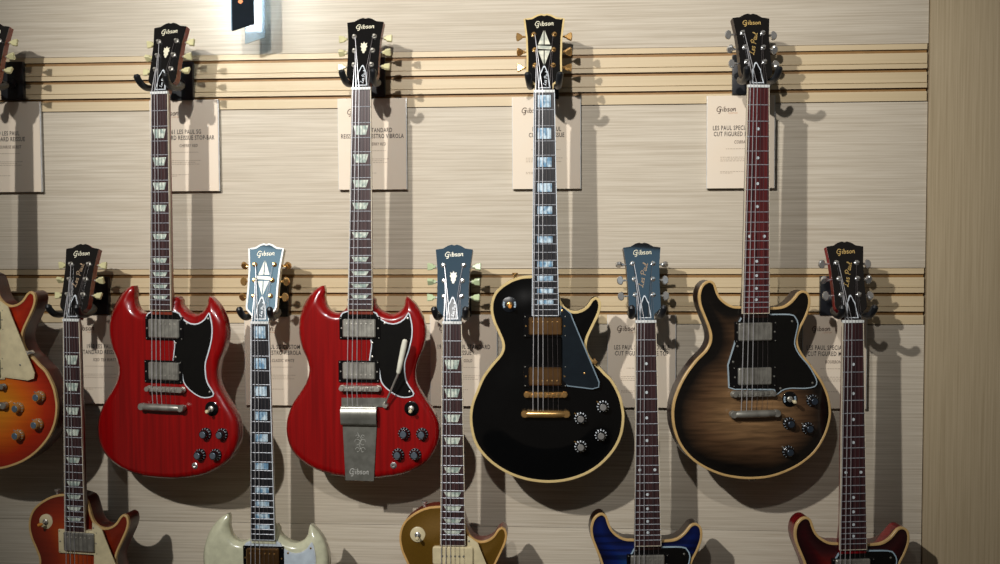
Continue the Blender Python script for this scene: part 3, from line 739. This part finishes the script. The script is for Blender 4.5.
    for x, y in S['knobs']:
        hk = hat(x, y); p = L(x, y, hk + .008); bm = bmesh.new(); kk = g['knob']
        lathe(bm, (p.x, -hk, p.y), [(.0128, -.0015), (.0128, .0025), (.0115, .005), (.0098, .006), (.0088, .0145), (.008, .0155), (.0072, .0152), (.0004, .0152)], n=26)
        kb = fin('knob', bm, {'amber': M_AMBER}.get(kk, M_KNOB), root)
        bm = bmesh.new(); lathe(bm, (p.x, -hk - .0148, p.y), [(.0068, 0), (.0068, .0012), (.006, .0018), (.0004, .0018)], n=20)
        fin('knob_cap', bm, {'black': mat('knob_top_dark', (52, 62, 74), .3, .4), 'amber': mat('amber_cap', (120, 140, 160), .3, .6), 'witch': M_CHROME}.get(kk, M_KCAPB), kb)
        bm = bmesh.new()
        for q in range(11):
            an = math.radians(-60 + q * 30)
            ca, sa = math.cos(an), math.sin(an); r0, r1 = .0098, .0126; t_ = .0006 if kk != 'witch' else .0011
            v = [bm.verts.new((p.x + ca * r + k_ * sa, -hk - hh, p.y + sa * r - k_ * ca)) for r, hh, k_ in ((r0, .0063, -t_), (r1, .0040, -t_), (r1, .0040, t_), (r0, .0063, t_))]
            bm.faces.new(v)
        fin('dial_marks', bm, mat('dial_grey', (150, 160, 168), .5) if kk != 'witch' else M_WHITE, kb, smooth=False)
        if g['type'] != 'SG':
            bm = bmesh.new(); an = math.radians(150)
            box(bm, -.0165, -.011, -hk - .0022, -hk, -.001, .001)
            for v in bm.verts: v.co = Matrix.Translation((p.x, 0, p.y)) @ Matrix.Rotation(math.radians(40), 4, 'Y') @ v.co
            fin('pointer', bm, bmet, kb)
    # toggle switch
    tx_, ty_, tr = S['toggle']; hk = hat(tx_, ty_) + .0006; p = L(tx_, ty_, hk + .002); rr_ = tr * U
    bm = bmesh.new(); lathe(bm, (p.x, -hk, p.y), [(rr_, -.002), (rr_, .0016), (rr_ - .001, .0022), (.0004, .0022)], n=32)
    tw = fin('switch_washer', bm, g['washer'], root)
    bm = bmesh.new(); lathe(bm, (p.x, -hk - .002, p.y), [(.0062, 0), (.0062, .003), (.005, .004), (.003, .0045), (.0003, .0045)], n=16)
    tube(bm, [(p.x, -hk - .005, p.y), (p.x + .0015, -hk - .016, p.y - .002)], .0014, 8)
    ts = fin('switch', bm, bmet, tw)
    bm = bmesh.new(); e = Vector((p.x + .0015, -hk - .015, p.y - .002)); sd = g.get('tipdir', (.001, -.012, -.001))
    tube(bm, [e, e + Vector(sd) * .3, e + Vector(sd) * .8, e + Vector(sd)], [.0022, .0036, .0040, .0022], 12)
    fin('switch_tip', bm, g['tip'], ts)
    if g.get('washtext'):
        bm = bmesh.new()
        for s in (-1, 1):
            for q in range(9):
                a0 = math.radians(-32 + q * 7); a1 = a0 + math.radians(7.4)
                if q % 3 == 2: a1 -= math.radians(3)
                v = [bm.verts.new((p.x + s * r * math.cos(a_), -hk - .0024, p.y + r * math.sin(a_))) for r, a_ in ((rr_ * .62, a0), (rr_ * .86, a0), (rr_ * .86, a1), (rr_ * .62, a1))]
                bm.faces.new(v)
        fin('washer_print', bm, mat('print_blue', (160, 180, 195), .5), tw, smooth=False)
    if g['type'] == 'SG':
        p = L(394, 465.3, 0); bm = bmesh.new()
        lathe(bm, (p.x, .0005, p.y), [(.0068, 0), (.0068, .0016), (.0048, .0028), (.0045, .0045), (.0026, .0045), (.0026, .001), (.0003, .001)], n=18)
        fin('output_jack', bm, M_CHROME, root)
    if S['button'] or g['type'] == 'DC':
        p = L(*(S['button'] or (756, 478.3)), 0); s = 1 if S['button'] else -1
        bm = bmesh.new(); lathe(bm, (p.x, T * .5 if T else 0, p.y - s * .004), [(.003, 0), (.003, s * .006), (.0035, s * .008), (.0062, s * .012), (.0062, s * .014), (.0003, s * .0145)], axis='z', n=14)
        fin('strap_button', bm, bmet, root)
    return root

# ------------------------------------------------------------------ hangers
def make_hanger(g):
    nx, ny = g['nut']; a = P(nx, ny, -.15)
    root = empty('guitar_hanger', (a.x, -.002, a.z + .035))
    tag(root, g['hlabel'], 'wall hanger', 'black guitar hangers on the wall')
    bm = bmesh.new(); ox = g.get('plx', 0)
    if ny > 200: root.location.z += .011
    else: root.location.z += .008
    box(bm, ox - .026, ox + .026, -.016, -.003, -.042, .042, bev=.002); 
    box(bm, ox - .022, ox + .022, -.004, .006, .021, .0245)
    mp = fin('mount_plate', bm, M_PLATE, root)
    bm = bmesh.new(); lathe(bm, (ox, -.016, -.008), [(.011, 0), (.011, .004), (.0028, .006), (.0028, .058), (.0095, .06), (.0095, .068), (.0004, .069)], n=16)
    fin('stem', bm, M_PLATE, root)
    yaw = -math.radians(g['yaw']) * .6
    dz = -.011 if ny > 200 else -.008
    c = Vector((ox, -.080, -.008))
    for s in (-1, 1):
        pts = [(c.x, c.y, c.z), (s * .018, -.087, -.010), (s * .026, -.102, -.015), (s * .028, -.125, -.020), (s * .029, -.148, -.021), (s * .0300, -.166, -.016), (s * .0318, -.178, -.006), (s * .033, -.181, .003)]
        R_ = Matrix.Rotation(yaw, 3, 'Z'); piv = Vector((0, -.148, 0))
        pts = [Vector(p) if i == 0 else R_ @ (Vector(p) - piv) + piv + Vector((0, 0, dz)) for i, p in enumerate(pts)]
        pts = catmull(pts, 22, False); n = len(pts)
        bm = bmesh.new(); tube(bm, pts, [.0048 + .0022 * min(1, i / 5) - (.003 if i == n - 1 else 0) for i in range(n)], 12)
        fin('arm', bm, M_RUBBER, root)
    return root

GU = 'guitars hanging on the display wall'
cream = dict(tuner='keystone', button=M_KEYST, tmetal=M_NICKEL, logo=M_LOGO)
GUIT = [
 dict(type='LP', nut=(-19, 93.5), end=(-17.5, 309), nw=19, ew=24, yaw=9, s=(.93, .962, 1.5), top=M_BURST0, side=M_MAHO, bind=M_BIND, board=M_ROSE, inlay='trap', orn='crown', metal=M_AGED, cover=M_AGED, tailm=M_AGED, ring=M_CREAM, pgm=M_CREAM, pgedge=M_CREAM, knob='amber', washer=M_CREAM, tip=M_BIND, headside=M_SIDECH, **cream,
   label='cherry sunburst guitar with cream pickguard, cut off at the left edge of the photo', hlabel='black hanger at the left edge holding the sunburst guitar with amber knobs'),
 dict(type='SG', nut=(159.2, 94), end=(160.2, 310), nw=20, ew=25, yaw=12, s=(.927, 1, 3.3), top=M_SG, side=M_SG, board=M_ROSE, inlay='trap', orn='crown', metal=M_NICKEL, cover=M_AGED, tailm=M_AGED, ring=M_BLACK, pgm=M_PG, pgedge=M_WHITE, knob='hat', washer=M_BLACK, tip=M_CREAM, headside=M_SIDECH, neckm=M_SIDECH, **cream,
   label='cherry red double-horn guitar with short stop-bar tailpiece and black pickguard', hlabel='black hanger holding the red guitar that has a short stop-bar tailpiece'),
 dict(type='SG', nut=(361, 89.8), end=(360, 309.7), nw=20, ew=25.8, yaw=2, s=(1.01, 1, -.8), top=M_SG, side=M_SG, board=M_ROSE, inlay='trap', orn='crown', metal=M_NICKEL, cover=M_AGED, tailm=M_AGED, ring=M_BLACK, pgm=M_PG, pgedge=M_WHITE, knob='hat', washer=M_BLACK, tip=M_CREAM, vib=True, headside=M_SIDECH, neckm=M_SIDECH, **cream,
   label='cherry red double-horn guitar with long engraved metal tailpiece and white-tipped vibrato arm', hlabel='black hanger holding the red guitar with the long engraved tailpiece'),
 dict(type='LP', nut=(544.2, 92.6), end=(545.4, 315.2), nw=20.8, ew=27, yaw=-2, top=M_EBONYTOP, side=M_EBONYTOP, bind=M_BINDC, board=M_EBONY, inlay='block', orn='diamond', metal=M_GOLD, cover=M_GOLDC, tailm=M_GOLD, ring=M_BLACK, pgm=M_PGB, pgedge=mat('pg_edge_blue', (120, 138, 150), .3), knob='witch', washer=M_PLATE, tip=mat('amber_tip', (214, 140, 60), .25), hbind=M_BINDC, tuner='tulip', button=M_GOLD, tmetal=M_GOLD, logo=M_LOGO, hs=1.08, hl=1.08, washtext=True, bw=.0052,
   label='black single-cutaway guitar with gold hardware and cream binding', hlabel='black hanger holding the black guitar with gold hardware'),
 dict(type='DC', nut=(758.6, 87.5), end=(756, 313), nw=22, ew=28, yaw=-12, plx=-.010, top=M_COBRA, side=M_MAHOD, bind=M_BIND, board=M_ROSER, inlay='dot', orn='sigd', metal=M_AGED, cover=M_AGED, tailm=M_AGED, ring=M_BLACK, pgm=M_PG, pgedge=mat('pg_edge_grey', (165, 182, 192), .3), knob='black', washer=M_BLACK, tip=M_CREAM, tuner='kidney', button=M_CHROME, tmetal=M_CHROME, logo=M_LOGOG, headside=M_MAHOD, washtext=True,
   label='brown-black burst double-cutaway guitar with figured wood top and dot inlays', hlabel='black hanger holding the brown-black burst guitar'),
 dict(type='LP', nut=(71, 321.3), end=(74.6, 531.8), nw=18.8, ew=23.6, yaw=8, s=(.907, .955, 3.9), top=M_BURST1, side=M_MAHO, bind=M_BIND, board=M_ROSE, inlay='trap', orn='sig', metal=M_NICKEL, cover=M_AGED, tailm=M_AGED, ring=M_CREAM, pgm=M_CREAM, pgedge=M_CREAM, knob='amber', washer=M_CREAM, tip=mat('amber_tip', (214, 140, 60), .25), tipdir=(-.009, -.006, -.002), headside=M_SIDECH, **cream,
   label='reddish tea-burst single-cutaway guitar with cream pickup ring, at lower left', hlabel='black hanger holding the lower-left tea-burst guitar'),
 dict(type='SG', nut=(259.6, 324), end=(262.8, 539.6), nw=19.4, ew=25.6, yaw=2.5, top=M_WSG, side=M_WSG, board=M_EBONY, inlay='block', orn='diamond', metal=M_GOLD, cover=M_GOLDC, tailm=M_GOLD, ring=M_BLACK, pgm=M_WHITEPG, pgedge=M_WHITE, knob='hat', washer=M_BLACK, tip=M_CREAM, hbind=mat('white_binding', (215, 220, 215), .3), tuner='kidney', button=M_GOLD, tmetal=M_GOLD, logo=M_LOGO, hl=1.03, spin=[50, 20, 60, 20, 40, 60],
   label='white double-horn guitar with gold hardware and pearl block inlays', hlabel='black hanger holding the white guitar'),
 dict(type='LP', nut=(451.9, 324), end=(452.8, 545.2), nw=19.8, ew=25.8, yaw=0, s=(.975, .985, 0), top=M_GTOP, side=M_SIDECH, bind=mat('gold_binding', (214, 170, 105), .35), board=M_ROSE, inlay='trap', orn='crown', metal=M_CHROME, cover=M_CREAM, tailm=M_CHROME, ring=M_CREAM, pgm=M_CREAM, pgedge=M_CREAM, knob='amber', washer=M_CREAM, tip=M_CREAM, p90=True, tuner='keystone', button=M_KEYSTG, tmetal=M_CHROME, logo=M_LOGO, headside=M_MAHOD, bw=.004,
   label='gold-topped single-cutaway guitar with a cream rectangular pickup', hlabel='black hanger holding the gold-topped guitar'),
 dict(type='DC', nut=(645.8, 322.8), end=(648, 545.7), nw=20.8, ew=27, yaw=-7, top=M_BLUE, side=M_MAHOD, bind=M_BIND, board=M_ROSE, inlay='dot', orn='sig', metal=M_AGED, cover=M_AGED, tailm=M_AGED, ring=M_BLACK, pgm=M_PG, pgedge=mat('pg_edge_blue2', (165, 190, 205), .3), knob='black', washer=M_BLACK, tip=M_CREAM, tuner='kidney', button=M_CHROME, tmetal=M_CHROME, logo=M_LOGO, headside=M_MAHOD, spin=[10, 5, 80, 8, 5, 80],
   label='blue burst double-cutaway guitar with dot inlays', hlabel='black hanger holding the blue burst guitar'),
 dict(type='DC', nut=(853.2, 322.8), end=(853.5, 549.4), nw=21.2, ew=27.6, yaw=-9, plx=-.014, s=(1.03, 1, 0), top=M_REDB, side=M_REDSIDE, bind=M_BIND, board=stripes_mat('brown_rosewood', (66, 34, 36), (40, 24, 28), (280, 8, 4)), inlay='dot', orn='sigd', metal=M_AGED, cover=M_AGED, tailm=M_AGED, ring=M_BLACK, pgm=M_PG, pgedge=mat('pg_edge_blue2', (165, 190, 205), .3), knob='black', washer=M_BLACK, tip=M_CREAM, tuner='kidney', button=M_CHROME, tmetal=M_CHROME, logo=M_LOGOG, headside=M_REDSIDE,
   label='dark red burst double-cutaway guitar with dot inlays, at lower right', hlabel='black hanger holding the lower-right dark red burst guitar'),
]
for g in GUIT:
    g['name'] = 'electric_guitar'; g['group'] = GU
    make_guitar(g); make_hanger(g)

# ------------------------------------------------------------------ information cards
def card(x0, x1, y0, y1, lines, label, logo_on=True):
    a = P(x0, y1, -.012); b = P(x1, y0, -.012); w = b.x - a.x; h = b.z - a.z
    root = empty('information_card', ((a.x + b.x) / 2, -.001, a.z))
    tag(root, label, 'sign', 'cream information cards on the wall')
    bm = bmesh.new(); box(bm, -w / 2, w / 2, -.0105, -.004, 0, h, bev=.0006)
    box(bm, -w * .46, w * .46, -.005, .001, .004, h - .004)
    fin('card_holder', bm, M_CARDEDGE, root)
    bm = bmesh.new(); box(bm, -w / 2 + .0012, w / 2 - .0018, -.0118, -.0104, .0006, h - .0004)
    pp = fin('paper', bm, M_CARD, root, smooth=False)
    Y = -.0121
    def put(me, x, z, m, nm='lettering'):
        o = link(nm, me, m, pp); o.location = (x, Y, z)
    bm = bmesh.new(); W = w * .29
    strokes(bm, 'Gibson', lambda x, y: Vector((-w * .36 + x * W, Y - .0001, h * .83 + y * W)), .10, rise=.02); fin('logo_lettering', bm, M_INKL, pp, smooth=False)
    # faint box and a line under the logo
    put(text_mesh('CUSTOM', .0045, 1.0), -w * .12, h * .805, mat('logo_orange', (196, 140, 96), .6))
    t1, t2, fin_ = lines
    s1 = .0135
    put(text_mesh(t1, s1, .66, bold=.0002), 0, h * .63, M_INK)
    put(text_mesh(t2, s1, .66, bold=.0002), 0, h * .565, M_INK)
    put(text_mesh(fin_, .0095, .68, .2, .0002), w * .06, h * .485, M_INKL)
    bm = bmesh.new()
    rows = [(.425, -.22, .2), (.335, -.3, .24), (.315, -.3, .16), (.295, -.3, .22), (.18, -.3, .06), (.165, -.3, -.12)]
    random.seed(int(x0 + y0))
    for f, l, r in rows:       # small print: tiny dashes
        x = l * w
        while x < r * w:
            q = random.uniform(.002, .006); vs = [bm.verts.new((xx, Y - .0001, h * f + zz)) for xx, zz in ((x, 0), (min(x + q, r * w), 0), (min(x + q, r * w), .0013), (x, .0013))]
            bm.faces.new(vs); x += q + .0015
    fin('small_print', bm, mat('small_print_ink', (188, 171, 150), .7), pp, smooth=False)
    return root
card(-27, 40, 101.5, 192.5, ('1959 LES PAUL', 'STANDARD REISSUE', 'SUNRISE BURST'), 'cream card at the left edge reading LES PAUL, beside the cropped sunburst guitar')
card(151, 218.2, 99.5, 191.6, ('1961 LES PAUL SG', 'STANDARD REISSUE STOP-BAR', 'CHERRY RED'), 'cream card reading REISSUE STOP-BAR behind the stop-bar red guitar neck')
card(338.5, 406.5, 98, 190, ('1964 SG STANDARD', 'REISSUE W/ MAESTRO VIBROLA', 'CHERRY RED'), 'cream card reading MAESTRO VIBROLA behind the upper red guitar neck')
card(512.3, 581, 96.5, 189.3, ('1957 LES PAUL', 'CUSTOM REISSUE', 'EBONY'), 'cream card reading CUSTOM REISSUE behind the black guitar neck')
card(706.5, 775.5, 95, 188.7, ('LES PAUL SPECIAL DOUBLE', 'CUT FIGURED MAPLE TOP', 'COBRA BURST'), 'cream card reading LES PAUL SPECIAL in the upper row, right')
card(67, 134, 315.5, 403.6, ('1960 LES PAUL', 'STANDARD REISSUE', 'ICED TEA BURST'), 'cream card between the lower-left guitar neck and the stop-bar red guitar')
card(245.5, 312.5, 315.5, 405.2, ('LES PAUL SG CUSTOM', 'W/ MAESTRO VIBROLA', 'CLASSIC WHITE'), 'cream card reading SG CUSTOM behind the white guitar neck')
card(430.5, 497.3, 315, 406, ('1956 LES PAUL STANDARD', 'REISSUE', 'GOLD'), 'cream card reading STANDARD REISSUE behind the gold-topped guitar neck')
card(607.3, 676.2, 315, 407.5, ('LES PAUL SPECIAL DOUBLE', 'CUT FIGURED MAPLE TOP', 'BLUE BURST'), 'cream card reading LES PAUL SPECIAL behind the blue guitar neck')
card(802, 867.5, 315, 408.5, ('LES PAUL SPECIAL DOUBLE', 'CUT FIGURED MAPLE TOP', 'BOURBON BURST'), 'cream card behind the lower-right dark red guitar neck')

# ------------------------------------------------------------------ hanging sign at the top
a = P(232, 31, -.11); b = P(253.8, 24, -.11)
root = empty('hanging_sign', (a.x, -.11, a.z)); tag(root, 'dark blade sign with slanted lower end and an orange mark, glowing behind', 'sign')
wd = b.x - a.x; dz = b.z - a.z
bm = bmesh.new(); plate(bm, [Vector((0, 0)), Vector((wd, dz)), Vector((wd, .45)), Vector((0, .45))], -.004, .002, bev=.0008); fin('sign_panel', bm, mat('slate_sign', (16, 25, 33), .7, spec=.1), root, smooth=False)
bm = bmesh.new(); box(bm, -.001, .0012, -.0024, .004, .001, .45); fin('panel_edge', bm, mat('blue_edge', (20, 92, 128), .3), root)
om = P(240.5, 1.5, -.112); bm = bmesh.new()
pts = [Vector((om.x - a.x + .0042 * math.cos(t) * (1 + .25 * math.cos(2 * t)), om.z - a.z + .0048 * math.sin(t))) for t in [2 * PI * k / 14 for k in range(14)]]
plate(bm, pts, .001, .0026); fin('orange_mark', bm, mat('orange_mark', (235, 130, 60), .5, emit=.4), root, smooth=False)
bm = bmesh.new(); plate(bm, [Vector((.014, -.02)), Vector((.058, -.006)), Vector((.058, .45)), Vector((.014, .45))], -.052, -.046); ac = fin('acrylic_panel', bm, mat('clear_acrylic', (196, 214, 224), .15, trans=.85), root, smooth=False)
bm = bmesh.new(); box(bm, .004, .040, .0045, .0075, .012, .45); fin('led_backlight', bm, mat('led_white', (225, 240, 255), .5, emit=20), root)
bm = bmesh.new(); box(bm, .012, .034, .008, .112, .30, .34, bev=.002); fin('bracket', bm, M_PLATE, root)

# ------------------------------------------------------------------ light
def spot(name, loc, tgt, power, color, size=70, blend=.8, rad=.04):
    l = bpy.data.lights.new(name, 'SPOT'); l.energy = power; l.color = color; l.spot_size = math.radians(size); l.spot_blend = blend; l.shadow_soft_size = rad
    o = bpy.data.objects.new(name, l); C.objects.link(o); o.location = loc
    o.rotation_euler = (Vector(tgt) - Vector(loc)).to_track_quat('-Z', 'Y').to_euler()
def arealight(name, loc, tgt, power, color, sx, sy):
    l = bpy.data.lights.new(name, 'AREA'); l.shape = 'RECTANGLE'; l.size = sx; l.size_y = sy; l.energy = power; l.color = color
    o = bpy.data.objects.new(name, l); C.objects.link(o); o.location = loc
    o.rotation_euler = (Vector(tgt) - Vector(loc)).to_track_quat('-Z', 'Y').to_euler()
spot('track_spot_left', (-1.52, -3.0, 3.06), (-.25, 0, 1.62), 370, (1, .965, .915), 50, 1, .035)
spot('track_spot_middle', (-.45, -3.0, 2.9), (-.20, 0, 2.0), 225, (1, .96, .92), 46, 1, .035)
arealight('cool_reflection_area', (-.38, -2.7, 2.95), (-.3, 0, 1.5), 3.6, (.38, .72, 1), 3.15, .55)  # added unseen area light for cool reflections on the lower headstocks
arealight('cool_reflection_boost', (-1.72, -2.75, 2.9), (-.7, 0, 1.5), 1.5, (.55, .85, 1), .5, .6)  # extra added area light, strengthens the blue-white reflection on the white guitar's headstock
w = bpy.data.worlds.new('world'); bpy.context.scene.world = w; w.use_nodes = True
w.node_tree.nodes['Background'].inputs[0].default_value = (1, .8, .62, 1); w.node_tree.nodes['Background'].inputs[1].default_value = .06
sc = bpy.context.scene
sc.view_settings.view_transform = 'Standard'; sc.view_settings.look = 'None'; sc.view_settings.exposure = 0
